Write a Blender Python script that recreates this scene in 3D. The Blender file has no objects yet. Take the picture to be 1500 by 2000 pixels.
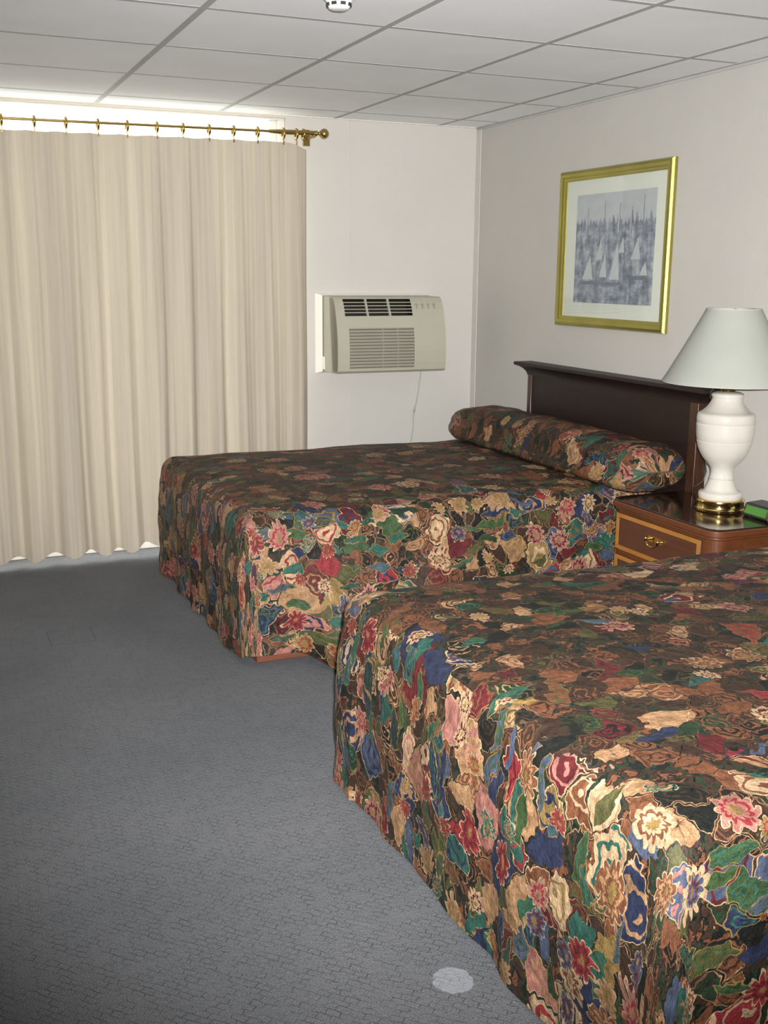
import bpy, bmesh, math, random
from mathutils import Vector, Matrix, noise
random.seed(7)
sc = bpy.context.scene
COL = sc.collection
PI = math.pi
H = 2.2            # ceiling height; right wall is X=0, window wall is Y=0

# ------------------------------------------------------------------ helpers
class MB:
    """collects geometry for ONE mesh object"""
    def __init__(s): s.v=[]; s.f=[]; s.m=[]; s.uv={}
    def add(s, verts, faces, mi=0, uvs=None):
        o=len(s.v); s.v+= [tuple(v) for v in verts]
        for k,f in enumerate(faces):
            if uvs: s.uv[len(s.f)]=[uvs[i] for i in f]
            s.f.append(tuple(i+o for i in f)); s.m.append(mi)
    def box(s, a, b, mi=0):
        x0,y0,z0=[min(p,q) for p,q in zip(a,b)]; x1,y1,z1=[max(p,q) for p,q in zip(a,b)]
        s.add([(x0,y0,z0),(x1,y0,z0),(x1,y1,z0),(x0,y1,z0),(x0,y0,z1),(x1,y0,z1),(x1,y1,z1),(x0,y1,z1)],
              [(0,3,2,1),(4,5,6,7),(0,1,5,4),(1,2,6,5),(2,3,7,6),(3,0,4,7)],mi)
    def lathe(s, prof, c=(0,0,0), n=48, mi=0, rfun=None, cap=True):
        vs=[];fs=[]
        for (r,z) in prof:
            for k in range(n):
                a=2*PI*k/n; rr=r*(rfun(k) if rfun else 1)
                vs.append((c[0]+rr*math.cos(a),c[1]+rr*math.sin(a),c[2]+z))
        for i in range(len(prof)-1):
            for k in range(n):
                k2=(k+1)%n; fs.append((i*n+k,i*n+k2,(i+1)*n+k2,(i+1)*n+k))
        if cap:
            fs.append(tuple(range(n))[::-1]); fs.append(tuple((len(prof)-1)*n+k for k in range(n)))
        s.add(vs,fs,mi)
    def tube(s, pts, r, n=10, mi=0, closed=False, cap=True):
        pts=[Vector(p) for p in pts]; N=len(pts); vs=[];fs=[]
        t0=(pts[1]-pts[0]).normalized()
        up=Vector((0,0,1)) if abs(t0.z)<.9 else Vector((1,0,0))
        nrm=(up-t0*up.dot(t0)).normalized()
        for i,p in enumerate(pts):
            if closed: t=(pts[(i+1)%N]-pts[i-1]).normalized()
            else: t=(pts[min(i+1,N-1)]-pts[max(i-1,0)]).normalized()
            nrm=(nrm-t*nrm.dot(t)).normalized(); b=t.cross(nrm)
            rr=r[i] if isinstance(r,(list,tuple)) else r
            for k in range(n):
                a=2*PI*k/n; vs.append(p+(nrm*math.cos(a)+b*math.sin(a))*rr)
        M=N if closed else N-1
        for i in range(M):
            j=(i+1)%N
            for k in range(n):
                k2=(k+1)%n; fs.append((i*n+k,i*n+k2,j*n+k2,j*n+k))
        if cap and not closed:
            fs.append(tuple(range(n))[::-1]); fs.append(tuple((N-1)*n+k for k in range(n)))
        s.add(vs,fs,mi)
    def prism(s, poly, axis, a, b, mi=0):
        """extrude a 2-D polygon along axis from a to b"""
        n=len(poly)
        def P(u,v,w): return {'x':(w,u,v),'y':(u,w,v),'z':(u,v,w)}[axis]
        vs=[P(u,v,a) for u,v in poly]+[P(u,v,b) for u,v in poly]
        fs=[tuple(range(n)),tuple(range(n,2*n))[::-1]]+[(i,i+n,(i+1)%n+n,(i+1)%n) for i in range(n)]
        s.add(vs,fs,mi)
    def build(s, name, mats, parent=None, smooth=False, bevel=0, seg=2, origin=None, angle=None):
        me=bpy.data.meshes.new(name)
        o=Vector(origin) if origin else Vector((0,0,0))
        me.from_pydata([Vector(v)-o for v in s.v],[],s.f)
        if not isinstance(mats,(list,tuple)): mats=[mats]
        for m in mats: me.materials.append(m)
        for p,mi in zip(me.polygons,s.m): p.material_index=mi; p.use_smooth=smooth
        if s.uv:
            l=me.uv_layers.new(name='UVMap')
            for pi,p in enumerate(me.polygons):
                if pi in s.uv:
                    for li,uv in zip(p.loop_indices,s.uv[pi]): l.data[li].uv=uv
        bm=bmesh.new(); bm.from_mesh(me); bmesh.ops.recalc_face_normals(bm,faces=bm.faces); bm.to_mesh(me); bm.free()
        ob=bpy.data.objects.new(name,me); COL.objects.link(ob); ob.location=o
        if parent is not None:
            ob.parent=parent; ob.location=o-parent.location
        if bevel:
            md=ob.modifiers.new('bevel','BEVEL'); md.width=bevel; md.segments=seg; md.limit_method='ANGLE'; md.angle_limit=math.radians(40)
            me.polygons.foreach_set('use_smooth',[True]*len(me.polygons))
            try: me.set_sharp_from_angle(angle=math.radians(50))
            except Exception: pass
        elif smooth and angle:
            me.set_sharp_from_angle(angle=math.radians(angle))
        return ob

def thing(name,label,cat,loc,group=None):
    o=bpy.data.objects.new(name,None); COL.objects.link(o); o.location=loc; o.empty_display_size=.1
    return tag(o,label,cat,group)
def tag(o,label,cat,group=None):
    o['label']=label; o['category']=cat
    if group: o['group']=group
    return o
def struct(o):
    o['kind']='structure'; return o

# ------------------------------------------------------------------ materials
class N:
    """tiny expression wrapper over shader math nodes"""
    def __init__(s,nt,sock): s.nt=nt; s.s=sock
    def _m(s,op,*o):
        nd=s.nt.nodes.new('ShaderNodeMath'); nd.operation=op
        for i,x in enumerate((s,)+o):
            if isinstance(x,N): s.nt.links.new(x.s,nd.inputs[i])
            else: nd.inputs[i].default_value=x
        return N(s.nt,nd.outputs[0])
    def __add__(s,o): return s._m('ADD',o)
    def __sub__(s,o): return s._m('SUBTRACT',o)
    def __mul__(s,o): return s._m('MULTIPLY',o)
    def lt(s,o): return s._m('LESS_THAN',o)
    def gt(s,o): return s._m('GREATER_THAN',o)
    def f(s,op,*o): return s._m(op,*o)

def new_mat(name):
    m=bpy.data.materials.new(name); m.use_nodes=True; nt=m.node_tree
    return m,nt,nt.nodes['Principled BSDF']
def mixc(nt,fac,a,b,mode='MIX'):
    nd=nt.nodes.new('ShaderNodeMix'); nd.data_type='RGBA'; nd.blend_type=mode
    for sock,x in ((nd.inputs[0],fac),(nd.inputs[6],a),(nd.inputs[7],b)):
        if isinstance(x,N): nt.links.new(x.s,sock)
        elif isinstance(x,bpy.types.NodeSocket): nt.links.new(x,sock)
        elif isinstance(x,(int,float)): sock.default_value=x
        else: sock.default_value=(*x,1)
    return nd.outputs[2]
def ramp(nt,fac,stops,interp='LINEAR'):
    r=nt.nodes.new('ShaderNodeValToRGB'); r.color_ramp.interpolation=interp
    e=r.color_ramp.elements
    while len(e)>1: e.remove(e[-1])
    e[0].position=stops[0][0]; e[0].color=(*stops[0][1],1)
    for p,c in stops[1:]:
        k=e.new(p); k.color=(*c,1)
    nt.links.new(fac.s if isinstance(fac,N) else fac,r.inputs[0]); return r.outputs[0]
def texc(nt,kind='Object',scale=(1,1,1),rot=0,loc=(0,0,0)):
    t=nt.nodes.new('ShaderNodeTexCoord'); mp=nt.nodes.new('ShaderNodeMapping')
    mp.inputs['Scale'].default_value=scale; mp.inputs['Rotation'].default_value=(0,0,rot); mp.inputs['Location'].default_value=loc
    nt.links.new(t.outputs[kind],mp.inputs[0]); return mp.outputs[0]
def noise_n(nt,vec,scale,detail=4,rough=.5,out=0):
    n=nt.nodes.new('ShaderNodeTexNoise'); n.inputs['Scale'].default_value=scale; n.inputs['Detail'].default_value=detail; n.inputs['Roughness'].default_value=rough
    if vec is not None: nt.links.new(vec,n.inputs['Vector'])
    return n.outputs[out]
def bump(nt,b,h,strength,dist=.01):
    nd=nt.nodes.new('ShaderNodeBump'); nd.inputs['Strength'].default_value=strength; nd.inputs['Distance'].default_value=dist
    nt.links.new(h.s if isinstance(h,N) else h,nd.inputs['Height']); nt.links.new(nd.outputs[0],b.inputs['Normal'])

def plain(name,col,rough=.6,metal=0,var=.06,vs=6,bmp=0,bs=60,spec=.5,coat=0):
    m,nt,b=new_mat(name)
    v=texc(nt)
    n=noise_n(nt,v,vs,4)
    lo=tuple(max(0,c*(1-var)) for c in col); hi=tuple(min(1,c*(1+var)) for c in col)
    nt.links.new(ramp(nt,n,[(.3,lo),(.7,hi)]),b.inputs['Base Color'])
    b.inputs['Roughness'].default_value=rough; b.inputs['Metallic'].default_value=metal
    b.inputs['Specular IOR Level'].default_value=spec; b.inputs['Coat Weight'].default_value=coat
    if bmp: bump(nt,b,noise_n(nt,v,bs,3),bmp,.004)
    return m

def wood(name,c1,c2,rough=.35,scale=(3,3,40),coat=.2):
    m,nt,b=new_mat(name)
    v=texc(nt,'Object',scale)
    n=noise_n(nt,v,1.5,6,.6)
    nt.links.new(ramp(nt,n,[(.3,c1),(.55,c2),(.72,c1)]),b.inputs['Base Color'])
    b.inputs['Roughness'].default_value=rough; b.inputs['Coat Weight'].default_value=coat; b.inputs['Coat Roughness'].default_value=.15
    return m

def voro(nt,vec,scale,feature='F1',rnd=1):
    n=nt.nodes.new('ShaderNodeTexVoronoi'); n.voronoi_dimensions='2D'; n.feature=feature
    n.inputs['Scale'].default_value=scale; n.inputs['Randomness'].default_value=rnd
    nt.links.new(vec,n.inputs['Vector']); return n
def sep(nt,s):
    n=nt.nodes.new('ShaderNodeSeparateXYZ'); nt.links.new(s,n.inputs[0]); return [N(nt,o) for o in n.outputs]
def vmath(nt,op,a,b,sc=None):
    n=nt.nodes.new('ShaderNodeVectorMath'); n.operation=op
    for i,x in enumerate((a,b)):
        if x is None: continue
        if isinstance(x,bpy.types.NodeSocket): nt.links.new(x,n.inputs[i])
        else: n.inputs[i].default_value=x
    if sc is not None: n.inputs['Scale'].default_value=sc
    return n.outputs[0]

BLACK=(.010,.011,.009); BROWN=(.042,.022,.014); RUST=(.16,.060,.028); TAN=(.34,.19,.095); PINK=(.35,.145,.115)
ROSE=(.24,.026,.030); MAROON=(.10,.014,.016); DGREEN=(.018,.035,.017); GREEN=(.04,.075,.028); TEAL=(.028,.095,.07)
NAVY=(.022,.028,.06); BLUE=(.065,.08,.125); OCHRE=(.24,.15,.05); CREAM=(.46,.31,.18); OLIVE=(.075,.07,.025)

def floral(name):
    m,nt,b=new_mat(name)
    uv=texc(nt,'UV')
    # organic warp of the printed pattern
    w1=noise_n(nt,uv,9,3,.55,1)
    off=vmath(nt,'SCALE',vmath(nt,'SUBTRACT',w1,(.5,.5,.5)),None,.11)
    p=vmath(nt,'ADD',uv,off)
    w2=noise_n(nt,uv,34,2,.5,1)
    p2=vmath(nt,'ADD',p,vmath(nt,'SCALE',vmath(nt,'SUBTRACT',w2,(.5,.5,.5)),None,.026))
    # ground: dark field with scrolls
    g=noise_n(nt,p2,26,3,.6)
    ground=ramp(nt,g,[(.0,BLACK),(.43,DGREEN),(.47,BROWN),(.54,BLACK),(.58,RUST),(.66,BROWN)],'CONSTANT')
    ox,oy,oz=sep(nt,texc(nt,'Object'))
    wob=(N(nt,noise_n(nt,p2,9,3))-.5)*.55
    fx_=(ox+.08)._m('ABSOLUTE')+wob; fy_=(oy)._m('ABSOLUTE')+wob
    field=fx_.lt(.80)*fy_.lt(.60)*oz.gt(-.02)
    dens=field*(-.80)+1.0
    def layer(base,vec,scale,palette,thr,line,linew,rings,seedoff,fd=False):
        mp=nt.nodes.new('ShaderNodeMapping'); mp.inputs['Location'].default_value=(seedoff,seedoff*.37,0); mp.inputs['Rotation'].default_value=(0,0,seedoff)
        nt.links.new(vec,mp.inputs[0]); vv=mp.outputs[0]
        f1=voro(nt,vv,scale); de=voro(nt,vv,scale,'DISTANCE_TO_EDGE')
        cs=nt.nodes.new('ShaderNodeSeparateColor'); nt.links.new(f1.outputs['Color'],cs.inputs[0])
        r,gc,bc=[N(nt,o) for o in cs.outputs]
        d=N(nt,f1.outputs['Distance']); e=N(nt,de.outputs['Distance'])
        k=len(palette)
        col=ramp(nt,r,[(i/k,c) for i,c in enumerate(palette)],'CONSTANT')
        col2=ramp(nt,gc,[(i/k,c) for i,c in enumerate(palette[3:]+palette[:3])],'CONSTANT')
        # inner tongue / eye of each motif
        q=(d*rings+bc*2.0)._m('SINE')
        inner=q.gt(.55)
        col=mixc(nt,inner*gc.gt(.25),col,col2)
        # soft tonal shading inside each printed petal
        tn=noise_n(nt,vv,scale*3.4,5,.65)
        tone=ramp(nt,tn,[(.3,(.42,.42,.42)),(.55,(1,1,1)),(.72,(1.4,1.4,1.4))])
        col=mixc(nt,1.0,col,tone,'MULTIPLY')
        inside=e.gt(.035)
        edge=inside*e.lt(.035+linew)
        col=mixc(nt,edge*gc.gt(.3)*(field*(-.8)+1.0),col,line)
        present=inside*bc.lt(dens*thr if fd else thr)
        return mixc(nt,present,base,col),r,gc
    c,_,_=layer(ground,p2,18,[RUST,BROWN,BROWN,BLACK,MAROON,DGREEN,RUST,OLIVE,BROWN,TAN,BLACK,BROWN,RUST],.74,TAN,.03,24,1.3)
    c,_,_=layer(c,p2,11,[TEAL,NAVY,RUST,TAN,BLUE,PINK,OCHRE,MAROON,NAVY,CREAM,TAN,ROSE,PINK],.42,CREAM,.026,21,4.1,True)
    # leaves: stretched cells
    lm=nt.nodes.new('ShaderNodeMapping'); lm.inputs['Rotation'].default_value=(0,0,.7); lm.inputs['Scale'].default_value=(1,2.6,1)
    nt.links.new(p,lm.inputs[0])
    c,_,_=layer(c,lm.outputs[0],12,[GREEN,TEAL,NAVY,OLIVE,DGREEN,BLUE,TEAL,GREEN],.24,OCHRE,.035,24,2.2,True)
    # five-petalled blooms
    for (scale,thr,rad,cols,sd) in ((6.6,.50,.30,[ROSE,PINK,CREAM,TAN,PINK,RUST],.9),(9.5,.42,.29,[CREAM,OCHRE,ROSE,TAN,BLUE,TEAL],5.3)):
        mp=nt.nodes.new('ShaderNodeMapping'); mp.inputs['Location'].default_value=(sd,sd*.7,0); nt.links.new(p,mp.inputs[0])
        f1=voro(nt,mp.outputs[0],scale,'F1',.8)
        cs=nt.nodes.new('ShaderNodeSeparateColor'); nt.links.new(f1.outputs['Color'],cs.inputs[0])
        r,gc,bc=[N(nt,o) for o in cs.outputs]
        dv=sep(nt,vmath(nt,'SUBTRACT',mp.outputs[0],f1.outputs['Position']))
        ang=dv[1].f('ARCTAN2',dv[0]); d=N(nt,f1.outputs['Distance'])
        pet=(ang*5.0+r*6.28).f('COSINE')._m('ABSOLUTE')
        R=(pet*.38+.62)*rad
        rel=d.f('DIVIDE',R)
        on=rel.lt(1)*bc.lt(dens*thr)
        k=len(cols)
        pc=ramp(nt,gc,[(i/k,x) for i,x in enumerate(cols)],'CONSTANT')
        pc2=ramp(nt,gc,[(i/k,x) for i,x in enumerate([MAROON,ROSE,RUST,OCHRE,MAROON,TAN])],'CONSTANT')
        pc=mixc(nt,rel.gt(.42)*rel.lt(.62),pc,pc2)
        pc=mixc(nt,rel.gt(.9),pc,CREAM)
        pc=mixc(nt,rel.lt(.22),pc,OCHRE)
        tn=noise_n(nt,mp.outputs[0],40,3,.6)
        pc=mixc(nt,1.0,pc,ramp(nt,tn,[(.3,(.6,.6,.6)),(.7,(1.15,1.15,1.15))]),'MULTIPLY')
        c=mixc(nt,on,c,pc)
    # weave
    wv=noise_n(nt,uv,420,1,.5)
    c=mixc(nt,.55,c,ramp(nt,wv,[(.35,(.5,.5,.5)),(.65,(1.3,1.3,1.3))]),'MULTIPLY')
    nt.links.new(c,b.inputs['Base Color'])
    b.inputs['Roughness'].default_value=.62; b.inputs['Specular IOR Level'].default_value=.3
    b.inputs['Sheen Weight'].default_value=.0
    hn=noise_n(nt,uv,22,5,.65)
    bump(nt,b,hn,.55,.02)
    return m

def carpet_mat():
    m,nt,b=new_mat('grey_loop_carpet')
    v=texc(nt,'Object')
    wob=vmath(nt,'SCALE',vmath(nt,'SUBTRACT',noise_n(nt,v,18,3,.6,1),(.5,.5,.5)),None,.02)
    vw=vmath(nt,'ADD',v,wob)
    mp=nt.nodes.new('ShaderNodeMapping'); mp.inputs['Rotation'].default_value=(0,0,math.radians(45)); nt.links.new(vw,mp.inputs[0])
    br=nt.nodes.new('ShaderNodeTexBrick'); nt.links.new(mp.outputs[0],br.inputs['Vector'])
    br.inputs['Scale'].default_value=1; br.inputs['Brick Width'].default_value=.03; br.inputs['Row Height'].default_value=.0165
    br.inputs['Mortar Size'].default_value=.0011; br.inputs['Mortar Smooth'].default_value=.6
    fine=noise_n(nt,v,330,2,.6); mid=noise_n(nt,v,60,3,.6); big=noise_n(nt,v,2.2,3,.5)
    base=ramp(nt,big,[(.3,(.146,.152,.162)),(.7,(.175,.180,.190))])
    base=mixc(nt,1.0,base,ramp(nt,fine,[(.3,(.5,.5,.5)),(.7,(1.4,1.4,1.4))]),'MULTIPLY')
    gap=N(nt,br.outputs['Fac'])*N(nt,ramp(nt,noise_n(nt,v,25,2,.5),[(.40,(0,0,0)),(.6,(1,1,1))]))
    base=mixc(nt,gap*.6,base,(.06,.062,.066))
    xyz=sep(nt,v)
    # worn pale spot
    dx=xyz[0]+2.001; dy=xyz[1]+3.79
    rr=(dx*dx+dy*dy)._m('SQRT')+(N(nt,noise_n(nt,v,30,2))-.5)*.025
    base=mixc(nt,rr.f('SMOOTH_MIN',1,.0).lt(.042)*.45,base,(.46,.48,.52))
    # cut outline of a square carpet patch
    ax=(xyz[0]+2.44)._m('ABSOLUTE'); ay=(xyz[1]+1.28)._m('ABSOLUTE')
    mx=ax.f('MAXIMUM',ay)
    base=mixc(nt,mx.gt(.083)*mx.lt(.088)*.42,base,(.07,.07,.075))
    nt.links.new(base,b.inputs['Base Color'])
    b.inputs['Roughness'].default_value=.95; b.inputs['Specular IOR Level'].default_value=.15
    hh=N(nt,fine)*.5+N(nt,mid)*.6-gap*.7
    bump(nt,b,hh,.8,.006)
    return m

def curtain_mat():
    m,nt,b=new_mat('cream_curtain_cloth')
    v=texc(nt,'Object')
    n=noise_n(nt,texc(nt,'Object',(60,60,1.2)),1,4,.6)
    col=ramp(nt,n,[(.3,(.43,.375,.305)),(.7,(.50,.44,.365))])
    nt.links.new(col,b.inputs['Base Color']); b.inputs['Roughness'].default_value=.85; b.inputs['Specular IOR Level'].default_value=.1
    tr=nt.nodes.new('ShaderNodeBsdfTranslucent'); tr.inputs[0].default_value=(.90,.78,.55,1)
    mx=nt.nodes.new('ShaderNodeMixShader'); nt.links.new(ramp(nt,noise_n(nt,texc(nt,'Object',(9,9,.25)),1.3,2),[(.38,(CURT_T*.5,)*3),(.72,(CURT_T*2.4,)*3)]),mx.inputs[0])
    out=[n for n in nt.nodes if n.type=='OUTPUT_MATERIAL'][0]
    nt.links.new(b.outputs[0],mx.inputs[1]); nt.links.new(tr.outputs[0],mx.inputs[2]); nt.links.new(mx.outputs[0],out.inputs[0])
    return m
CURT_T=.03

def shade_mat():
    m,nt,b=new_mat('offwhite_shade_fabric')
    v=texc(nt)
    nt.links.new(ramp(nt,noise_n(nt,v,7,2),[(.3,(.36,.37,.33)),(.7,(.39,.40,.36))]),b.inputs['Base Color'])
    b.inputs['Roughness'].default_value=.8
    tr=nt.nodes.new('ShaderNodeBsdfTranslucent'); tr.inputs[0].default_value=(.8,.8,.7,1)
    mx=nt.nodes.new('ShaderNodeMixShader'); mx.inputs[0].default_value=.12
    out=[n for n in nt.nodes if n.type=='OUTPUT_MATERIAL'][0]
    nt.links.new(b.outputs[0],mx.inputs[1]); nt.links.new(tr.outputs[0],mx.inputs[2]); nt.links.new(mx.outputs[0],out.inputs[0])
    return m

def glass_mat(name,refl=.5):
    m,nt,b=new_mat(name)
    nt.nodes.remove(b)
    tr=nt.nodes.new('ShaderNodeBsdfTransparent'); gl=nt.nodes.new('ShaderNodeBsdfGlossy'); gl.inputs['Roughness'].default_value=.02
    fr=nt.nodes.new('ShaderNodeLayerWeight'); fr.inputs[0].default_value=.5
    nz=noise_n(nt,texc(nt),3,2)
    tint=ramp(nt,nz,[(.3,(.95,.97,.96)),(.7,(.97,.98,.98))]); nt.links.new(tint,tr.inputs[0])
    mx=nt.nodes.new('ShaderNodeMixShader'); nt.links.new(((N(nt,fr.outputs['Facing']).f('POWER',5.0)*.95+.04)*refl).s,mx.inputs[0])
    nt.links.new(tr.outputs[0],mx.inputs[1]); nt.links.new(gl.outputs[0],mx.inputs[2])
    out=[n for n in nt.nodes if n.type=='OUTPUT_MATERIAL'][0]; nt.links.new(mx.outputs[0],out.inputs[0])
    return m

def print_mat():
    m,nt,b=new_mat('harbour_print_ink')
    v=texc(nt,'Object')
    y,z=sep(nt,v)[1],sep(nt,v)[2]
    n1=noise_n(nt,texc(nt,'Object',(1,16,24)),1,5,.65)
    n2=noise_n(nt,texc(nt,'Object',(1,40,9)),1,4,.6)
    zz=(z-1.295)*2.04      # 0 at the bottom edge of the print, 1 at the top
    body=ramp(nt,N(nt,n1)*.6+N(nt,n2)*.4,[(.36,(.10,.12,.17)),(.5,(.27,.29,.35)),(.62,(.50,.51,.55))])
    sky=ramp(nt,n1,[(.3,(.46,.47,.50)),(.7,(.54,.55,.57))])
    mask=zz+(N(nt,n2)-.5)*.55
    c=mixc(nt,mask.gt(.74),body,sky)
    nt.links.new(c,b.inputs['Base Color']); b.inputs['Roughness'].default_value=.7
    return m

M=dict(
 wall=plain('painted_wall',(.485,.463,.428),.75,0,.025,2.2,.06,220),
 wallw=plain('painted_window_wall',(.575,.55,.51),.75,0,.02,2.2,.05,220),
 trimw=plain('white_trim_paint',(.80,.76,.70),.5,0,.02,3),
 hidden=plain('unseen_wall_darkened',(.30,.24,.19),.7), tile=plain('ceiling_tile_board',(.89,.90,.91),.9,0,.025,4,.15,160),  # hidden: unseen walls, colour darkened to cut bounced light
 grid=plain('ceiling_grid_metal',(.43,.43,.42),.7,0,.05,5),
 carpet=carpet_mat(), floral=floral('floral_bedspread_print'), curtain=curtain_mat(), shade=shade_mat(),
 brass=plain('antique_brass',(.42,.30,.10),.28,1,.12,14),
 gold=plain('gold_frame_leaf',(.40,.36,.095),.34,.85,.10,5),
 polbrass=plain('polished_brass',(.75,.55,.22),.13,1,.05,9),
 ceramic=plain('white_glazed_ceramic',(.56,.53,.47),.15,0,.02,5,coat=.4),
 wood_dark=wood('dark_mahogany',(.009,.0045,.004),(.017,.008,.006),.5,(3,1.2,14),0),
 wood_post=wood('dark_mahogany_post',(.034,.015,.009),(.06,.025,.014),.35,(14,14,2)),
 wood_top=wood('gloss_dark_laminate',(.022,.012,.009),(.034,.017,.012),.10,(20,2,3),.6),
 wood_mid=wood('reddish_brown_wood',(.085,.026,.009),(.12,.038,.013),.38,(8,2,18)),
 wood_panel=wood('red_brown_drawer_wood',(.065,.023,.012),(.092,.032,.016),.38,(8,2,18)),
 inlay=wood('honey_inlay_wood',(.30,.125,.022),(.38,.165,.035),.4,(10,3,10)),
 plinth=wood('brown_plinth_wood',(.13,.042,.022),(.17,.056,.03),.5,(2,2,20)),
 ac=plain('aged_beige_plastic',(.42,.405,.32),.45,0,.03,7),
 acside_shaded=plain('beige_plastic_side_shaded',(.25,.23,.18),.5,0,.03,7),  # left side's shadow put into the colour, darker than the front plastic
 wellm=plain('grille_well',(.10,.09,.07),.7), acslat=plain('beige_plastic_slats',(.30,.28,.22),.5,0,.03,9),
 dark=plain('dark_cavity',(.012,.010,.009),.7,0,.1,9),
 cordw=plain('beige_cord_rubber',(.45,.43,.38),.6),
 cordb=plain('dark_cord_rubber',(.06,.055,.05),.5),
 plasticw=plain('white_plastic',(.80,.78,.74),.4,0,.02,9),
 slot=plain('black_slot',(.015,.015,.014),.6),
 blackp=plain('black_plastic',(.014,.014,.015),.35,0,.1,9),
 greenp=plain('green_plastic',(.055,.19,.03),.4,0,.06,12),
 mat=plain('cream_mat_board',(.74,.735,.66),.85,0,.015,4),
 print=print_mat(), sail=plain('pale_sail_ink',(.55,.56,.58),.7,0,.08,30), hull=plain('slate_hull_ink',(.16,.18,.24),.7,0,.15,30),
 glass=glass_mat('window_glass',.6), pglass=glass_mat('picture_glass',1.0),
 alu=plain('white_aluminium',(.72,.70,.66),.4,0,.03,8),
 concrete=plain('patio_concrete',(.55,.54,.51),.9,0,.1,4,.2,40),
 mattress=plain('pale_mattress_ticking',(.6,.58,.55),.9,0,.05,8),
)

# ------------------------------------------------------------------ room shell
XL,YR=-4.3,-7.0
b=MB(); b.box((XL-.1,YR-.1,-.1),(.1,.12,0)); struct(b.build('floor',M['carpet']))
WX0,WX1,WZ=-4.05,-1.10,2.188
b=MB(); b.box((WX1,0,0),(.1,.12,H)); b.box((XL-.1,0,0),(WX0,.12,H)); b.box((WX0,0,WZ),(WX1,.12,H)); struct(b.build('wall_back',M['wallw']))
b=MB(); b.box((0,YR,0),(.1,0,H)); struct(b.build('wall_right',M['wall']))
b=MB(); b.box((XL-.1,YR,0),(XL,0,H)); struct(b.build('wall_left',M['hidden']))
b=MB(); b.box((XL-.1,YR-.1,0),(.1,YR,H)); struct(b.build('wall_front',M['hidden']))
# suspended ceiling: boards and the grid they lie in
a0,b0,cw,cd=-.2375,-.2645,.602,.6096
xs=[0]+[a0-cw*k for k in range(8)]; xs=[x for x in xs if x>XL]+[XL]
ys=[0]+[b0-cd*k for k in range(13)]; ys=[y for y in ys if y>YR]+[YR]
b=MB()
rng=random.Random(3)
for i in range(len(xs)-1):
    for j in range(len(ys)-1):
        dz=rng.uniform(.0,.003)
        b.box((xs[i+1]+.009,ys[j+1]+.009,H+.0006+dz*.3),(xs[i]-.009,ys[j]-.009,H+.02+dz))
b.box((XL-.1,YR-.1,H+.02),(.1,.12,H+.1))
struct(b.build('ceiling',M['tile']))
b=MB()
for x in xs[1:-1]: b.box((x-.012,YR,H+.0001),(x+.012,0,H+.010))
for y in ys[1:-1]: b.box((XL,y-.0115,H+.0003),(0,y+.0115,H+.0098))
struct(b.build('trim_1',M['grid']))                       # ceiling grid bars
b=MB(); b.box((-.018,YR,H-.0016),(0,0,H+.009)); b.box((-.004,YR,H-.012),(0,0,H)); struct(b.build('trim_2',M['grid']))   # wall angle, right
b=MB(); b.box((XL,-.02,H-.002),(-.02,0,H+.009)); struct(b.build('trim_3',M['trimw']))
b=MB(); b.box((-.006,-.055,0),(0,0,H-.012)); struct(b.build('trim_4',M['wallw'],bevel=.002))   # corner strip
b=MB(); b.box((-.75,-.0025,0),(-.745,0,H-.002)); struct(b.build('trim_5',M['wallw']))          # wall panel joint

# sliding glass door behind the curtain
win=struct(bpy.data.objects.new('window_1',None)); COL.objects.link(win); win.location=((WX0+WX1)/2,.06,0)
f=MB()
f.box((WX0,.02,0),(WX1,.10,.03)); f.box((WX0,.02,WZ-.008),(WX1,.10,WZ))
for x in (WX0,WX1-.03): f.box((x,.02,.03),(x+.03,.10,WZ-.008))
f.build('window_frame',M['alu'],win,bevel=.002)
mid=(WX0+WX1)/2
for k,(x0,x1,y) in enumerate(((WX0+.03,mid+.03,.045),(mid-.03,WX1-.03,.08))):
    s=MB()
    for x in (x0,x1-.035): s.box((x,y-.012,.03),(x+.035,y+.012,WZ-.008))
    s.box((x0+.035,y-.012,.03),(x1-.035,y+.012,.09))
    sash=s.build('sash',M['alu'],win,bevel=.002)
    g=MB(); g.box((x0+.035,y-.003,.09),(x1-.035,y+.003,WZ-.008)); go=g.build('pane',M['glass'],None); go.parent=sash; go.location=-win.location+Vector((0,0,0)); go.location=(0,0,0)
b=MB(); b.box((-9,.13,-.25),(4,8,-.03)); struct(b.build('patio',M['concrete']))

# ------------------------------------------------------------------ curtain rod, rings, curtain
RY=-.125
def rodz(x): return 2.092+(x+2.49)/1.55*.016
rod=thing('curtain_rod','slim brass curtain rod with round end knob above the cream curtain','curtain rod',(-2.1,RY,rodz(-2.1)))
b=MB(); b.tube([(-3.6,RY,rodz(-3.6)),(-1.2,RY,rodz(-1.2))],.0065,14); b.build('inner_rod',M['brass'],rod,smooth=True,angle=50)
b=MB(); b.tube([(-1.235,RY,rodz(-1.235)),(-1.205,RY,rodz(-1.2)),(-1.17,RY,rodz(-1.17)),(-.985,RY,rodz(-.985))],[.0068,.009,.0115,.0115],16); b.build('outer_sleeve',M['brass'],rod,smooth=True,angle=50)
b=MB()
prof=[(.0,-.001),(.013,.0),(.0135,.008),(.008,.012),(.008,.02),(.014,.026),(.022,.034),(.0255,.045),(.0235,.056),(.016,.066),(.006,.071),(.0,.072)]
t=MB(); t.lathe(prof,(0,0,0),28,cap=False)
b.add([(-.985+z,RY+x,rodz(-.985)+y) for x,y,z in t.v],t.f); b.build('finial',M['brass'],rod,smooth=True)
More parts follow.
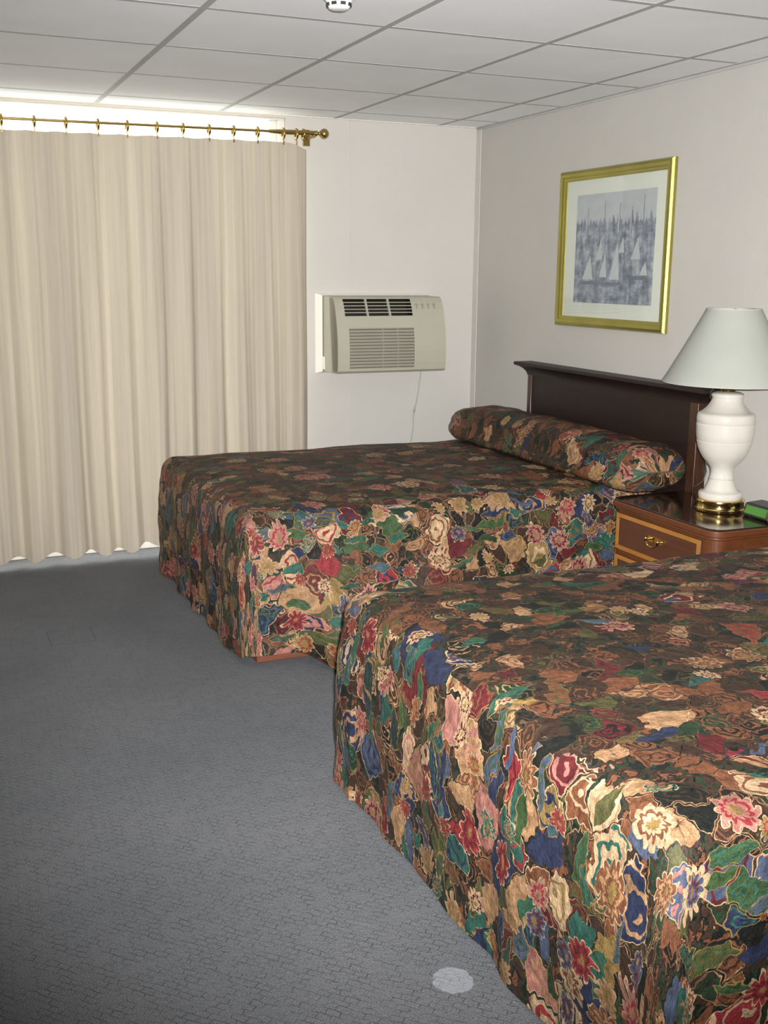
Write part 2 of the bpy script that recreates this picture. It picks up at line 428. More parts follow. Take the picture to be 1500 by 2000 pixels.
b=MB(); b.box((-1.0,RY-.004,rodz(-1)-.020),(-.985,-.006,rodz(-1)-.011)); b.box((-1.012,-.006,rodz(-1)-.05),(-.973,0,rodz(-1)+.03))
b.tube([(-.9925+math.cos(a)*0,RY+math.cos(a)*.0145,rodz(-1)+math.sin(a)*.0145) for a in [PI+PI*k/10 for k in range(11)]],.004,8)
b.build('bracket',M['brass'],rod,smooth=False,bevel=.001)

ring_px=[-2.487,-2.345,-2.205,-2.06,-1.925,-1.785,-1.66,-1.532,-1.41,-1.288,-1.155,-1.087,-1.05]
ring_px=[-2.77,-2.63]+ring_px
ordn=['first','second','third','fourth','fifth','sixth','seventh','eighth','ninth','tenth','eleventh','twelfth','thirteenth','fourteenth','fifteenth']
def ringthing(x,first=None):
    return None
proto=None
nr=len(ring_px)
for i,x in enumerate(ring_px):
    big=x>-1.25
    idx=nr-1-i
    if x<-2.55: continue
    lab=('brass curtain ring nearest the round end knob of the rod' if idx==0 else
         'brass curtain ring %s from the knob end of the rod'%ordn[idx])
    if proto is None:
        r=thing('curtain_ring',lab,'curtain ring',(x,RY,rodz(x)),'brass rings on the curtain rod')
        q=MB(); q.tube([(x,RY+.021*math.cos(a),rodz(x)-.0075+.021*math.sin(a)) for a in [2*PI*k/28 for k in range(28)]],.0068,10,closed=True)
        q.build('hoop',M['brass'],r,smooth=True)
        q=MB(); q.tube([(x,RY,rodz(x)-.030),(x,RY,rodz(x)-.036),(x,RY-.006,rodz(x)-.042),(x,RY-.004,rodz(x)-.048)],.0022,6)
        q.box((x-.003,RY-.009,rodz(x)-.062),(x+.003,RY-.002,rodz(x)-.044))
        q.build('clip',M['brass'],r,smooth=True,angle=40)
        proto=r
    else:
        r=proto.copy(); COL.objects.link(r); r.location=(x,RY,rodz(x)); r['label']=lab
        for ch in list(proto.children):
            c=ch.copy(); COL.objects.link(c); c.parent=r

cur=MB()
NX,NZ=560,46
CX0,CX1=-3.45,-1.028
def cfold(x,s):
    # s: 0 top .. 1 hem
    nz=noise.noise(Vector((x*2.1,s*.5,3.7)))
    ph=2*PI*x/.15+2.6*nz+.9*noise.noise(Vector((x*5,s*.9,1.1)))
    A=.005+.024*s**.8
    A*=.75+.6*noise.noise(Vector((x*3.3,9.2,s*.4)))
    y=A*(math.sin(ph)+.28*math.sin(2.1*ph+1.3))
    ph2=2*PI*x/.041+2*nz
    y+=.0016*math.sin(ph2*.8)+.0008*math.sin(ph2*1.7)
    y+=.010*noise.noise(Vector((x*1.1,s*1.3,7)))
    return y
vs=[];fs=[]
for i in range(NX+1):
    u=i/NX; x=CX0+(CX1-CX0)*u
    for j in range(NZ+1):
        s=j/NZ
        # sagging top edge between hooks, wandering hem
        top=rodz(x)-.046-.004*abs(math.sin(PI*x/.14))-(.03*max(0,(x+1.16)/.13)**1.5 if x>-1.16 else 0)
        hem=.040+.014*math.sin(2*PI*x/.15+2.6*noise.noise(Vector((x*2.1,.5,3.7)))+.4)+.012*noise.noise(Vector((x*4.1,2,5)))
        if x>-2.0: hem+=.02*min(1,(x+2.0)/.12)
        z=top+(hem-top)*s
        xx=x+.012*noise.noise(Vector((x*3,s*2,4)))*s
        y=RY-.004+cfold(x,s)-.015*s
        if x>-1.10:                      # leading edge turns back to the wall
            tt=(x+1.10)/.072; y+= .055*tt*tt*(.4+.6*s)
        vs.append((xx,min(y,-.02),z))
for i in range(NX):
    for j in range(NZ):
        a=i*(NZ+1)+j; fs.append((a,a+NZ+1,a+NZ+2,a+1))
cur.add(vs,fs)
co=cur.build('curtain',M['curtain'],smooth=True,origin=(-2.2,RY,0)); tag(co,'floor length cream pleated curtain hanging over the bright glass door','curtain')

# ------------------------------------------------------------------ wall air conditioner
AX0,AX1=-.912,-.290
ac=thing('air_conditioner','beige through wall air conditioner with louvred vent beside the curtain','air conditioner',(-.6,0,.91))
prof=[(-.0,.905),(-.236,.910),(-.248,.920),(-.2525,.96),(-.253,1.02),(-.249,1.08),(-.240,1.135),(-.228,1.185),(-.212,1.235),(-.195,1.27),(-.175,1.293),(-.16,1.30),(0,1.302)]
def py_at(z):
    fr=prof[2:11]
    for (y0,z0),(y1,z1) in zip(fr,fr[1:]):
        if z0<=z<=z1: return y0+(y1-y0)*(z-z0)/(z1-z0)
    return fr[-1][0]
W=AX1-AX0
VX0,VX1,VZ0,VZ1=AX0+.050,AX0+.435,1.203,1.289
GX0,GX1,GZ0,GZ1=AX0+.065,AX0+.435,.93,1.142
zs=sorted(set([z for y,z in prof[2:11]]+[VZ0,VZ1,GZ0,GZ1]))
fxs=[AX0,VX0,GX0,VX1,AX1]
b=MB()
pl=[(-.0,.905),(-.236,.910)]+[(py_at(z),z) for z in zs]+[(-.175,1.293),(-.16,1.30),(0,1.302)]
for (y0,z0),(y1,z1) in zip(pl,pl[1:]):
    zm=(z0+z1)/2
    for x0,x1 in zip(fxs,fxs[1:]):
        xm=(x0+x1)/2
        if VX0<xm<VX1 and VZ0<zm<VZ1 and y0<-.1: continue
        if GX0<xm<GX1 and GZ0<zm<GZ1 and y0<-.1: continue
        b.add([(x0,y0,z0),(x1,y0,z0),(x1,y1,z1),(x0,y1,z1)],[(0,1,2,3)])
for x in (AX0,AX1): b.add([(x,y,z) for y,z in pl],[tuple(range(len(pl)))])
# wells behind the two openings
for (x0,x1,z0,z1,dp,mi) in ((VX0,VX1,VZ0,VZ1,.07,1),(GX0,GX1,GZ0,GZ1,.008,2)):
    zz=[z for z in zs if z0<=z<=z1]
    for za,zb in zip(zz,zz[1:]):
        ya,yb=py_at(za),py_at(zb)
        b.add([(x0,ya+dp,za),(x1,ya+dp,za),(x1,yb+dp,zb),(x0,yb+dp,zb)],[(0,1,2,3)],mi)
        for x in (x0,x1): b.add([(x,ya,za),(x,ya+dp,za),(x,yb+dp,zb),(x,yb,zb)],[(0,1,2,3)],mi)
    for z in (z0,z1):
        y=py_at(z); b.add([(x0,y,z),(x1,y,z),(x1,y+dp,z),(x0,y+dp,z)],[(0,1,2,3)],mi)
b.build('housing',[M['ac'],M['dark'],M['wellm']],ac,smooth=True,angle=28)
b=MB()     # front cover seam: the cover stands proud of the side
b.prism([(y*1.0-.0005,z) for y,z in pl[2:-3]]+[(-.13,1.296),(-.18,.915)],'x',AX0-.004,AX0-.0005); b.build('side_panel',M['acside_shaded'],ac)
b=MB()
for k in range(1,5):
    z=VZ0+(VZ1-VZ0)*k/5; y=py_at(z); b.box((VX0,y-.001,z-.0019),(VX1,y+.010,z+.0019))
b.build('vent_louvre',M['ac'],ac)
b=MB()
for fx in (.335,.665):
    b=MB(); x=VX0+(VX1-VX0)*fx
    za,zb=VZ0,VZ1; b.prism([(py_at(za)-.002,za),(py_at(zb)-.002,zb),(py_at(zb)+.012,zb),(py_at(za)+.012,za)],'x',x-.005,x+.005); b.build('vent_divider',M['ac'],ac)
b=MB(); n=13
for k in range(n+1):
    z=GZ0+(GZ1-GZ0)*k/n; y=py_at(min(max(z,GZ0),GZ1)); b.box((GX0,y-.0006,max(GZ0,z-.0062)),(GX1,y+.008,min(GZ1,z+.0062)))
for x in (GX0+.19,GX0+.275): b.prism([(py_at(z)-.0008,z) for z in (GZ0,1.02,1.08,GZ1)]+[(py_at(z)+.008,z) for z in (GZ1,1.08,1.02,GZ0)],'x',x-.003,x+.003)
b.build('intake_grille',M['acslat'],ac)
for k in range(4):
    b=MB(); x=AX0+.465+k*.034; z=1.262; y=py_at(z)
    b.box((x-.010,y-.003,z-.006),(x+.010,y+.01,z+.004))
    b.box((x-.003,py_at(1.24)-.002,1.236),(x+.003,py_at(1.24)+.01,1.258))
    b.build('control_button',M['acslat'],ac,bevel=.001)
b=MB(); b.box((AX0-.008,-.055,.915),(AX0,-.035,.985)); b.build('side_latch',M['plasticw'],ac,bevel=.002)
b=MB()     # sleeve trim round the hole in the wall
fx0,fx1,fz0,fz1=AX0-.036,AX1+.006,.893,1.316
outer=[(fx0,fz0),(fx1,fz0),(fx1,fz1),(fx0,fz1)]; inner=[(AX0-.004,.903),(AX1,.903),(AX1,1.304),(AX0-.004,1.304)]
vs=[(x,-.001,z) for x,z in outer]+[(x,-.028,z) for x,z in inner]+[(x,.0,z) for x,z in inner]
b.add(vs,[(i,(i+1)%4,(i+1)%4+4,i+4) for i in range(4)]+[(i+4,(i+1)%4+4,(i+1)%4+8,i+8) for i in range(4)]); b.build('sleeve_trim',M['trimw'],ac)
b=MB(); b.tube([(-.345,-.06,.91),(-.347,-.055,.87),(-.355,-.045,.78),(-.366,-.03,.68),(-.37,-.024,.665),(-.372,-.022,.64),(-.372,-.02,.58),(-.378,-.018,.52),(-.395,-.012,.44),(-.40,-.012,.34)],.0034,8)
b.tube([(-.366,-.032,.70),(-.371,-.024,.66)],.006,8)
b.build('power_cord',M['cordw'],ac,smooth=True)

# ------------------------------------------------------------------ headboard
hb=thing('headboard','dark mahogany headboard with flared crown rail behind the far bed','headboard',(-.03,-1.39,.3))
b=MB(); b.box((-.052,-.77,.28),(-.004,-2.015,.945)); b.build('panel',M['wood_dark'],hb)
for y0,y1 in ((-.735,-.77),(-2.015,-2.068)):
    b=MB(); b.box((-.062,y0,.0),(-.004,y1,.945)); b.build('post',M['wood_post'],hb,bevel=.003)
b=MB()
cp=[(0,.925),(.003,.935),(.010,.945),(.022,.955),(.040,.964),(.062,.970),(.070,.972),(.070,.984),(0.064,.987)]
ring=[]
for o,z in cp:
    x0=-.064-o*.55; ring.append([(x0,-.732+o*1.05,z),(-.004,-.732+o*1.05,z),(-.004,-2.07-o*1.05,z),(x0,-2.07-o*1.05,z)])
vs=[p for r in ring for p in r]; fs=[]
for i in range(len(ring)-1):
    for k in range(4): fs.append((i*4+k,i*4+(k+1)%4,(i+1)*4+(k+1)%4,(i+1)*4+k))
fs+=[(0,1,2,3),tuple((len(ring)-1)*4+k for k in range(4))]
b.add(vs,fs); b.build('crown_rail',M['wood_dark'],hb)

# ------------------------------------------------------------------ beds
XH,XF=-.078,-1.888
def smooth(a,b_,x):
    t=min(1,max(0,(x-a)/(b_-a))); return t*t*(3-2*t)
def bed_set(yf,yn,which,seed,uvo,hemfun,flarefun,bedlab,splab,pillab,py0,py1):
    bed=thing('bed',bedlab,'bed',((XH+XF)/2,(yf+yn)/2,0))
    p=MB(); p.box((XF+.045,yn+.02,.0),(XH-.02,yf-.06,.16)); p.build('plinth',M['plinth'],bed,bevel=.004)
    p=MB(); p.box((XF+.05,yn+.06,.16),(XH-.03,yf-.06,.34)); p.build('box_spring',M['mattress'],bed,bevel=.02,seg=3)
    p=MB(); p.box((XF+.05,yn+.06,.34),(XH-.03,yf-.06,.515)); p.build('mattress',M['mattress'],bed,bevel=.04,seg=4)
    # bedspread: rounded-rectangle loops from the middle of the top out over the edge and down to the hem
    rc=.045; pts=[]
    def seg(a,c,n):
        for k in range(n): t=k/n; pts.append((a[0]+(c[0]-a[0])*t,a[1]+(c[1]-a[1])*t))
    def arc(cx,cy,a0,n=12):
        for k in range(n): a=a0+(PI/2)*k/n; pts.append((cx+rc*math.cos(a),cy+rc*math.sin(a)))
    seg((XF,yf-rc),(XF,yn+rc),150); arc(XF+rc,yn+rc,PI); seg((XF+rc,yn),(XH-rc,yn),180); arc(XH-rc,yn+rc,1.5*PI)
    seg((XH,yn+rc),(XH,yf-rc),60); arc(XH-rc,yf-rc,0); seg((XH-rc,yf),(XF+rc,yf),120); arc(XF+rc,yf-rc,PI/2)
    n=len(pts)
    nrm=[]
    for i in range(n):
        a=Vector(pts[i-1]); c=Vector(pts[(i+1)%n]); t=(c-a).normalized(); nrm.append(Vector((t.y,-t.x)))
    # make sure normals face outward
    cen=Vector(((XH+XF)/2,(yf+yn)/2))
    if (Vector(pts[70])-cen).dot(nrm[70])<0: nrm=[-q for q in nrm]
    hw=(yf-yn)/2
    re=.075
    loops=[]   # each: list of (x,y,z,u,v)
    ZT=.556
    def topz(x,y):
        q=min(1,(min(x-XF,yf-y,y-yn))/.5); q=max(q,0)
        return ZT+.030*(1-(1-q)**2)+.006*noise.noise(Vector((x*3.1+seed,y*3.1,.3)))+.003*noise.noise(Vector((x*9+seed,y*9,1.3)))
    med=[]
    for (x,y) in pts:
        med.append((min(max(x,XF+hw*.9),XH-hw*.9),cen.y))
    NT=34
    for k in range(NT):
        t=k/(NT-1); L=[]
        for i,(x,y) in enumerate(pts):
            ex,ey=x-nrm[i].x*re,y-nrm[i].y*re
            xx=med[i][0]+(ex-med[i][0])*t; yy=med[i][1]+(ey-med[i][1])*t
            L.append((xx,yy,topz(xx,yy),xx,yy))
        loops.append(L)
    NE=7
    for k in range(1,NE+1):
        a=PI/2*k/NE; L=[]
        for i,(x,y) in enumerate(pts):
            ex,ey=x-nrm[i].x*re,y-nrm[i].y*re
            o=re*math.sin(a); z=topz(ex,ey)-re*(1-math.cos(a))
            z+=.004*noise.noise(Vector((x*14+seed,y*14,2.2)))*math.sin(a)
            L.append((ex+nrm[i].x*o,ey+nrm[i].y*o,z,ex+nrm[i].x*re*a,ey+nrm[i].y*re*a))
        loops.append(L)
    ND=30
    for k in range(1,ND+1):
        s=k/ND; L=[]
        for i,(x,y) in enumerate(pts):
            zt=topz(x,y)-re; hem=hemfun(x,y,nrm[i]); z=zt+(hem-zt)*s
            per=i
            coord=x*(1 if abs(nrm[i].y)>.5 else 0)+y*(1 if abs(nrm[i].x)>.5 else 0)
            fold=.007*s**.8*math.sin(coord*21+3*noise.noise(Vector((coord*2.3,seed,4))))+.014*s*noise.noise(Vector((coord*5.5+seed,s*1.5,2)))
            fold+=.006*noise.noise(Vector((coord*9,s*7,seed)))
            corner=min(1,.0+abs(1-max(abs(nrm[i].x),abs(nrm[i].y)))*3.4)
            o=.012*math.sin(PI*min(s*1.3,1))+fold*(1-corner)+flarefun(x,y,nrm[i],s)+.018*s
            if nrm[i].x>.5: o=min(o,.0)
            d=re*PI/2-re+(zt-z)
            L.append((x+nrm[i].x*o,y+nrm[i].y*o,z,x+nrm[i].x*d,y+nrm[i].y*d))
        loops.append(L)
    m=MB(); V=[q[:3] for L in loops for q in L]; U=[(q[3]*1.0+uvo[0],q[4]*1.0+uvo[1]) for L in loops for q in L]; F=[]
    for k in range(len(loops)-1):
        for i in range(n):
            j=(i+1)%n; F.append((k*n+i,k*n+j,(k+1)*n+j,(k+1)*n+i))
    m.add(V,F,0,U)
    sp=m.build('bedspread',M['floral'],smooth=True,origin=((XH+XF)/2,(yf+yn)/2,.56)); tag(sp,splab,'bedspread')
    bm=bmesh.new(); bm.from_mesh(sp.data); bmesh.ops.remove_doubles(bm,verts=bm.verts,dist=.0004); bmesh.ops.recalc_face_normals(bm,faces=bm.faces); bm.to_mesh(sp.data); bm.free()
    # pillow covered by the same cloth, lying against the headboard
    m=MB(); V=[];U=[];F=[]; NA,NB=56,90
    for j in range(NB+1):
        t=j/NB; y=py0+(py1-py0)*t
        e=min(t,1-t)*abs(py1-py0)
        ee=.34 if t<.5 else .15; sh=(1-(1-min(1,e/ee))**2.6)**(1/2.6) if e<ee else 1
        sh=max(sh,.03)
        lump=1+.06*noise.noise(Vector((y*2.2,seed,0)))
        cxp=-.225; hx=.145*(.45+.55*sh)*lump; hz=(.092+.014*math.sin(PI*t))*sh*lump
        for i in range(NA):
            a=2*PI*i/NA; ca,sa=math.cos(a),math.sin(a)
            ex=2/2.5
            dx=hx*math.copysign(abs(ca)**ex,ca); dz=hz*math.copysign(abs(sa)**ex,sa)
            nn=noise.noise(Vector((y*6,a*1.2,seed)))*.010*sh+noise.noise(Vector((y*16,a*3,seed)))*.004*sh
            x=cxp+dx*(1+nn*3)-.01; z=.664+dz+nn
            # front flap slopes forward on to the spread
            if dx<0 and dz<0: x-= .05*sh*(-sa)*(-ca)*2
            zm=.598-.026*(1-smooth(-.02,.16,min(yf-y,y-yn))); z=max(z,zm)
            V.append((min(x,XH-.002+.0),y,z)); U.append((a*.12+uvo[0]+3,y+uvo[1]))
    for j in range(NB):
        for i in range(NA):
            k=(i+1)%NA; F.append((j*NA+i,j*NA+k,(j+1)*NA+k,(j+1)*NA+i))
    F.append(tuple(range(NA))); F.append(tuple(NB*NA+i for i in range(NA)))
    m.add(V,F,0,U)
    pw=m.build('pillow',M['floral'],smooth=True,origin=(-.2,(py0+py1)/2,.6)); tag(pw,pillab,'pillow')

def smooth(a,b_,x):
    t=min(1,max(0,(x-a)/(b_-a))); return t*t*(3-2*t)
def hem_far(x,y,nn):
    if nn.y<-.5: return .040-.030*smooth(-1.68,-1.58,x)
    if nn.x<-.5: return .010+.02*smooth(-1.55,-1.87,y)
    return .012
def flare_far(x,y,nn,s):
    if nn.y<-.5: return .25*smooth(-1.70,-1.55,x)*(1-smooth(-1.1,-.7,x))*s**2.2
    return 0
bed_set(-.40,-1.872,'far',1.7,(.3,.1),hem_far,flare_far,
  'double bed on a brown wooden plinth, farther of the two, under the window side headboard',
  'dark floral bedspread on the farther bed, lifted at the foot to show brown plinth',
  'long floral covered pillow against the dark mahogany headboard',-.41,-2.10)
def hem_near(x,y,nn): return .010
def flare_near(x,y,nn,s):
    if nn.x<-.5 and y>-3.0: return .012*s
    return 0
bed_set(-2.832,-4.305,'near',8.3,(1.45,.62),hem_near,flare_near,
  'double bed in the right foreground, nearer of the two, hidden by its floral spread',
  'dark multicoloured floral bedspread draping to the carpet on the nearer foreground bed',
  'floral covered pillow on the nearer bed at the right edge of the photo',-2.78,-4.35)

# ------------------------------------------------------------------ nightstand
ns=thing('nightstand','brown wooden nightstand with dark glossy top between the two beds','nightstand',(-.22,-2.34,0))
NY0,NY1,NXF,NZT=-2.03,-2.665,-.445,.566
def rr_poly(x0,x1,y0,y1,r,n=8):
    # rounded only at the two front (x0) corners
    p=[(x1,y0),(x1,y1)]
    p+=[(x0+r+r*math.cos(a),y1-(-r)+r*math.sin(a)) for a in [1.5*PI-(PI/2)*k/n for k in range(n+1)]]
    p+=[(x0+r+r*math.cos(a),y0-r+r*math.sin(a)) for a in [PI-(PI/2)*k/n for k in range(n+1)]]
    return p
b=MB(); b.prism(rr_poly(NXF+.006,-.078,NY0-.006,NY1+.006,.055),'z',NZT-.006,NZT); b.build('top_panel',M['wood_top'],ns,bevel=.0015)
b=MB(); b.prism(rr_poly(NXF,-.078,NY0,NY1,.06),'z',NZT-.030,NZT-.0062); b.prism(rr_poly(NXF+.008,-.078,NY0-.008,NY1+.008,.055),'z',NZT-.042,NZT-.030); b.build('top_edge',M['wood_mid'],ns,bevel=.004,seg=3)
b=MB(); b.prism(rr_poly(NXF+.020,-.078,NY0-.018,NY1+.018,.05),'z',.06,NZT-.042); b.prism(rr_poly(NXF+.035,-.078,NY0-.035,NY1+.035,.05),'z',0,.06); b.build('body',M['wood_mid'],ns)
fx=NXF+.020
for (z0,z1) in ((.372,.515),(.205,.348)):
    yA,yB=-2.085,-2.585
    d=MB(); d.box((fx-.010,yA,z0),(fx,yB,z1)); dr=d.build('drawer',M['wood_panel'],ns,bevel=.002)
    d=MB(); w=.016
    d.box((fx-.0135,yA,z0),(fx-.010,yB,z0+w)); d.box((fx-.0135,yA,z1-w),(fx-.010,yB,z1)); d.box((fx-.0135,yA,z0+w),(fx-.010,yA-w,z1-w)); d.box((fx-.0135,yB,z0+w),(fx-.010,yB+w,z1-w))
    i=d.build('inlay_border',M['inlay'],None); i.parent=dr; i.location=(0,0,0)
    zc=(z0+z1)/2+.012; yc=-2.335; d=MB()
    d.box((fx-.0125,yc+.045,zc-.010),(fx-.010,yc-.045,zc+.012))
    for s in (1,-1): d.tube([(fx-.010,yc+s*.036,zc+.002),(fx-.03,yc+s*.036,zc+.002)],.005,10); d.lathe([(.0,-.009),(.006,-.006),(.008,0),(.006,.006),(.0,.009)],(fx-.03,yc+s*.036,zc+.002),12,cap=False)
    d.tube([(fx-.03,yc+.036*math.cos(a),zc-.022*math.sin(a)) for a in [PI*k/14 for k in range(15)]],.0036,8)
    h=d.build('handle',M['polbrass'],None,smooth=True,angle=40); h.parent=dr; h.location=(0,0,0)

# ------------------------------------------------------------------ table lamp
LX,LY,LZ=-.192,-2.385,NZT
lamp=thing('table_lamp','white ceramic urn table lamp with pale shade on the nightstand','lamp',(LX,LY,LZ))
k=.000505; c0=(LX,LY,LZ)
b=MB(); b.lathe([(.086,0),(.091,.004),(.092,.012),(.088,.018),(.088,.034),(.091,.040),(.090,.045),(.07,.046)],c0,64); b.build('brass_base',M['polbrass'],lamp,smooth=True,angle=35)
pz=[(1508,150),(1500,158),(1480,161),(1462,157),(1452,146),(1446,122),(1430,114),(1400,101),(1375,92),(1362,88),(1358,91),(1352,91),(1348,86),(1320,82),(1295,84),(1270,94),(1240,117),(1205,148),(1165,172),(1120,190),(1078,200),(1074,197),(1068,201),(1020,207),(960,209),(948,209),(944,206),(938,210),(905,209),(885,206),(872,198),(866,184),(852,164),(832,143),(806,124),(782,112),(768,108),(758,111),(745,115),(735,113),(728,104),(722,88),(716,52)]
b=MB(); b.lathe([(h*k,(1597-y)*k) for y,h in pz],c0,72); b.build('ceramic_urn',M['ceramic'],lamp,smooth=True,angle=50)
b=MB(); b.lathe([(.026,.445),(.024,.452),(.014,.456),(.012,.475),(.018,.478),(.018,.50),(.021,.503),(.021,.545),(.012,.55)],c0,24); b.build('socket',M['polbrass'],lamp,smooth=True,angle=40)
b=MB(); b.lathe([(.013,.55),(.015,.57),(.028,.60),(.031,.625),(.024,.65),(.010,.662),(.0,.664)],c0,20,cap=False); b.build('bulb',M['plasticw'],lamp,smooth=True)
b=MB(); b.tube([(LX,LY+.012,LZ+.50)]+[(LX,LY+.055*math.sin(a),LZ+.62-.12*math.cos(a)) for a in [PI*q/12 for q in range(2,11)]]+[(LX,LY,LZ+.742)],.002,6); b.tube([(LX,LY-.012,LZ+.50)]+[(LX,LY-.055*math.sin(a),LZ+.62-.12*math.cos(a)) for a in [PI*q/12 for q in range(2,11)]]+[(LX,LY,LZ+.742)],.002,6)
b.build('harp',M['polbrass'],lamp,smooth=True)
ZB,ZTp,RB,RT=.478,.742,.236,.096
b=MB(); nf=144
rf=lambda q: 1+.006*math.cos(PI*q)
sh=[(RB,ZB),(RB-.0015,ZB+.006)]+[(RB+(RT-RB)*t-.002*math.sin(PI*t),ZB+(ZTp-ZB)*t) for t in (.1,.25,.4,.55,.7,.85,1)]
b.lathe(sh+[(r-.003,z) for r,z in sh[::-1]]+[sh[0]],c0,nf,rfun=rf,cap=False); shd=b.build('lamp_shade',M['shade'],lamp,smooth=True,angle=60)
for (r,z) in ((RB,ZB),(RT,ZTp)):
    b=MB(); b.tube([(LX+r*math.cos(a),LY+r*math.sin(a),LZ+z) for a in [2*PI*q/64 for q in range(64)]],.0022,6,closed=True)
    if r==RT:
        for q in range(3):
            a=2*PI*q/3; b.tube([(LX,LY,LZ+ZTp),(LX+RT*math.cos(a),LY+RT*math.sin(a),LZ+ZTp)],.0015,6)
    w=b.build('shade_trim' if r==RB else 'top_ring',M['cordw'],None,smooth=True); w.parent=shd; w.location=(0,0,0)
b=MB()
P0=Vector(c0); ld=Vector((-.757,.653,0))    # sideways, away from the room
def lp(o,z,bk=0): return P0+ld*o+Vector((.653,.757,0))*bk+Vector((0,0,z))
b.tube([lp(.018,.462,.0),lp(.04,.462,.02),lp(.06,.44,.03),lp(.062,.415,.04),lp(.045,.39,.09),lp(.07,.33,.12),lp(.10,.27,.11),lp(.086,.215,.09),lp(.062,.17,.07),lp(.056,.13,.06),lp(.066,.095,.06),lp(.09,.072,.065),lp(.105,.06,.10),lp(.10,.01,.12)],.0022,8)
b.build('lamp_cord',M['cordb'],lamp,smooth=True)

# ------------------------------------------------------------------ green clock radio behind the lamp
ck=thing('clock_radio','small black box with a green front behind the white lamp','clock radio',(-.13,-2.575,NZT))
CK=(-.165,-2.515); 
b=MB(); b.prism([(-.180,NZT+.004),(-.166,NZT+.050),(-.09,NZT+.054),(-.09,NZT+.004)],'y',-2.495,-2.648); b.build('case',M['blackp'],ck,bevel=.004)
b=MB(); b.prism([(-.1805,NZT+.012),(-.1702,NZT+.043),(-.160,NZT+.043),(-.160,NZT+.012)],'y',-2.503,-2.640); b.build('green_front',M['greenp'],ck,bevel=.003)
for x in (-.165,-.105):
    for y in (-2.50,-2.63): b=MB(); b.box((x-.006,y-.006,NZT),(x+.006,y+.006,NZT+.006)); b.build('foot',M['blackp'],ck)

# ------------------------------------------------------------------ framed picture
pic=thing('framed_picture','gold framed grey harbour print hanging on the right wall above the headboard','picture',(0,-1.34,1.54))
oy0,oy1,oz0,oz1=-.905,-1.762,1.182,1.898
profp=[(0,-.002),(0,-.016),(.006,-.026),(.016,-.030),(.026,-.027),(.034,-.020),(.042,-.018),(.047,-.014),(.047,-.002)]
b=MB(); vs=[];fs=[]
for (sy,sz,cy_,cz_) in ((1,1,oy0,oz0),(-1,1,oy1,oz0),(-1,-1,oy1,oz1),(1,-1,oy0,oz1)):
    for o,x in profp: vs.append((x,cy_-sy*o,cz_+sz*o))
n=len(profp)
for c in range(4):
    d=(c+1)%4
    for i in range(n-1): fs.append((c*n+i,c*n+i+1,d*n+i+1,d*n+i))
b.add(vs,fs); b.build('frame',M['gold'],pic,smooth=True,angle=25)
b=MB(); b.box((-.006,oy0-.046,oz0+.046),(-.003,oy1+.046,oz1-.046)); b.build('mat_board',M['mat'],pic)
b=MB(); pyA,pyB,pzA,pzB=-1.038,-1.645,1.295,1.785
b.box((-.0066,pyA,pzA),(-.006,pyB,pzB))
def poly(p,mi): b.add([(-.0068,pyA+(pyB-pyA)*u,pzA+(pzB-pzA)*v) for u,v in p],[tuple(range(len(p)))],mi)
for (cx_,bz,hh,ww) in ((.20,.22,.22,.09),(.34,.40,.20,.05),(.40,.24,.22,.06),(.55,.22,.34,.08),(.62,.46,.14,.05),(.80,.40,.2,.07),(.90,.26,.12,.06)):
    poly([(cx_-ww,bz),(cx_+ww*.6,bz),(cx_+ww*.15,bz+hh)],1)
for (cx_,bz,ww) in ((.20,.17,.13),(.47,.16,.15),(.80,.22,.12)): poly([(cx_-ww,bz+.035),(cx_-ww*.7,bz),(cx_+ww*.7,bz),(cx_+ww,bz+.035)],2)
for cx_,z0,z1 in ((.16,.62,.88),(.38,.62,.93),(.57,.6,.9),(.72,.62,.86),(.86,.6,.95)): poly([(cx_-.004,z0),(cx_+.004,z0),(cx_+.003,z1),(cx_-.003,z1)],2)
b.build('print',[M['print'],M['sail'],M['hull']],pic)
b=MB(); b.box((-.0105,oy0-.0455,oz0+.0455),(-.0095,oy1+.0455,oz1-.0455)); b.build('glass_pane',M['pglass'],pic)

# ------------------------------------------------------------------ smoke detector
SX,SY=-1.752,-2.478
sd=thing('smoke_detector','white round smoke detector with two dark slots on the ceiling','smoke detector',(SX,SY,H))
b=MB(); b.lathe([(.070,0),(.070,-.008),(.066,-.014),(.055,-.017)],(SX,SY,H-.0012),48); b.build('base_plate',M['plasticw'],sd,smooth=True,angle=40)
b=MB(); b.lathe([(.058,-.015),(.050,-.020),(.039,-.028),(.033,-.036),(.031,-.045),(.028,-.050),(.021,-.053)],(SX,SY,H-.0012),48); b.build('cap',M['plasticw'],sd,smooth=True,angle=45)
b=MB()
for k in range(8):
    a=2*PI*(k+.5)/8-PI/2+.38; r=.0318
    c=Vector((SX+r*math.cos(a),SY+r*math.sin(a),H-.0415)); t=Vector((-math.sin(a),math.cos(a),0)); nn=Vector((math.cos(a),math.sin(a),0))
    vs=[c+t*s*.0072+Vector((0,0,zz))+nn*o for o in (-.004,.0035) for s,zz in ((-1,-.004),(1,-.004),(1,.004),(-1,.004))]
    b.add(vs,[(0,3,2,1),(4,5,6,7),(0,1,5,4),(1,2,6,5),(2,3,7,6),(3,0,4,7)])
b.build('vent_slot',M['slot'],sd)

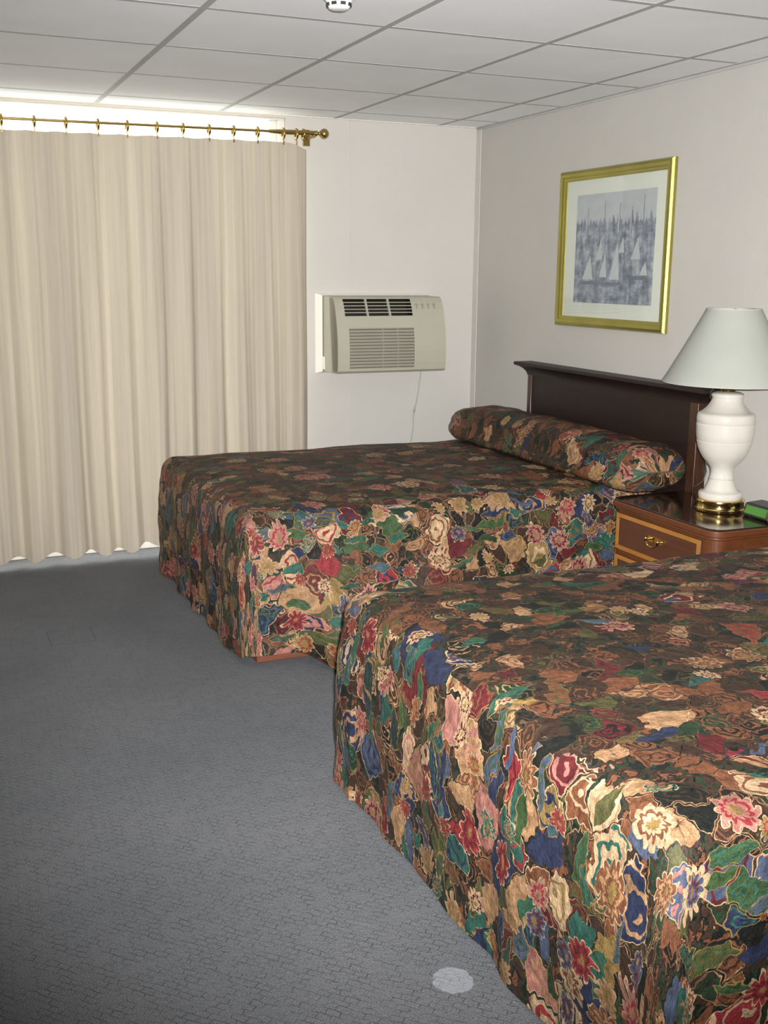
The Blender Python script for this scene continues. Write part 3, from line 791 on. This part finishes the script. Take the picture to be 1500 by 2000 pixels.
# ------------------------------------------------------------------ camera
yaw,pit,rol=4.05480749e-01,2.17612964e-01,8.32722785e-03
cy,sy=math.cos(yaw),math.sin(yaw)
fw=Vector((sy*math.cos(pit),cy*math.cos(pit),-math.sin(pit))); rt=Vector((cy,-sy,0)); up=rt.cross(fw)
rt2=rt*math.cos(rol)+up*math.sin(rol); up2=-rt*math.sin(rol)+up*math.cos(rol)
CL=Vector((-2.91997,-5.54863,H-.772887))
cam=bpy.data.objects.new('camera',bpy.data.cameras.new('camera')); COL.objects.link(cam)
R=Matrix((rt2,up2,-fw)).transposed().to_4x4(); cam.matrix_world=Matrix.Translation(CL)@R
cam.data.sensor_fit='VERTICAL'; cam.data.sensor_height=36; cam.data.sensor_width=27; cam.data.lens=2118.15*36/2000
cam.data.clip_start=.05; sc.camera=cam

# ------------------------------------------------------------------ light: the camera's own flash, and daylight through the glass door
def spot_at(px,py):
    return (fw*2118.15+rt2*(px-750)-up2*(py-1000)).normalized()
FP=CL+rt2*.035+up2*.045
fl=bpy.data.lights.new('camera_flash','SPOT'); fl.energy=1180; fl.spot_size=math.radians(79); fl.spot_blend=1.0; fl.shadow_soft_size=.018; fl.color=(1,.995,.985)
fo=bpy.data.objects.new('camera_flash',fl); COL.objects.link(fo)
d=spot_at(830,780); fo.matrix_world=Matrix.Translation(FP)@d.to_track_quat('-Z','Y').to_matrix().to_4x4()
w=bpy.data.worlds.new('daylight'); sc.world=w; w.use_nodes=True; nt=w.node_tree
bg=nt.nodes['Background']; bg.inputs[1].default_value=5.5; bg.inputs[0].default_value=(1,.985,.95,1)
po=bpy.data.lights.new('window_portal','AREA'); po.shape='RECTANGLE'; po.size=WX1-WX0; po.size_y=WZ; po.cycles.is_portal=True
pob=bpy.data.objects.new('window_portal',po); COL.objects.link(pob); pob.location=((WX0+WX1)/2,.125,WZ/2); pob.rotation_euler=(-PI/2,0,0)

vs_=sc.view_settings; vs_.view_transform='Standard'; vs_.look='None'; vs_.exposure=0; vs_.gamma=1; vs_.use_curve_mapping=False
sc.cycles.use_adaptive_sampling=True; sc.cycles.adaptive_threshold=.06; sc.cycles.adaptive_min_samples=20; sc.cycles.max_bounces=7; sc.cycles.diffuse_bounces=3; sc.cycles.transparent_max_bounces=12
sc.cycles.use_denoising=True; sc.cycles.sample_clamp_indirect=6
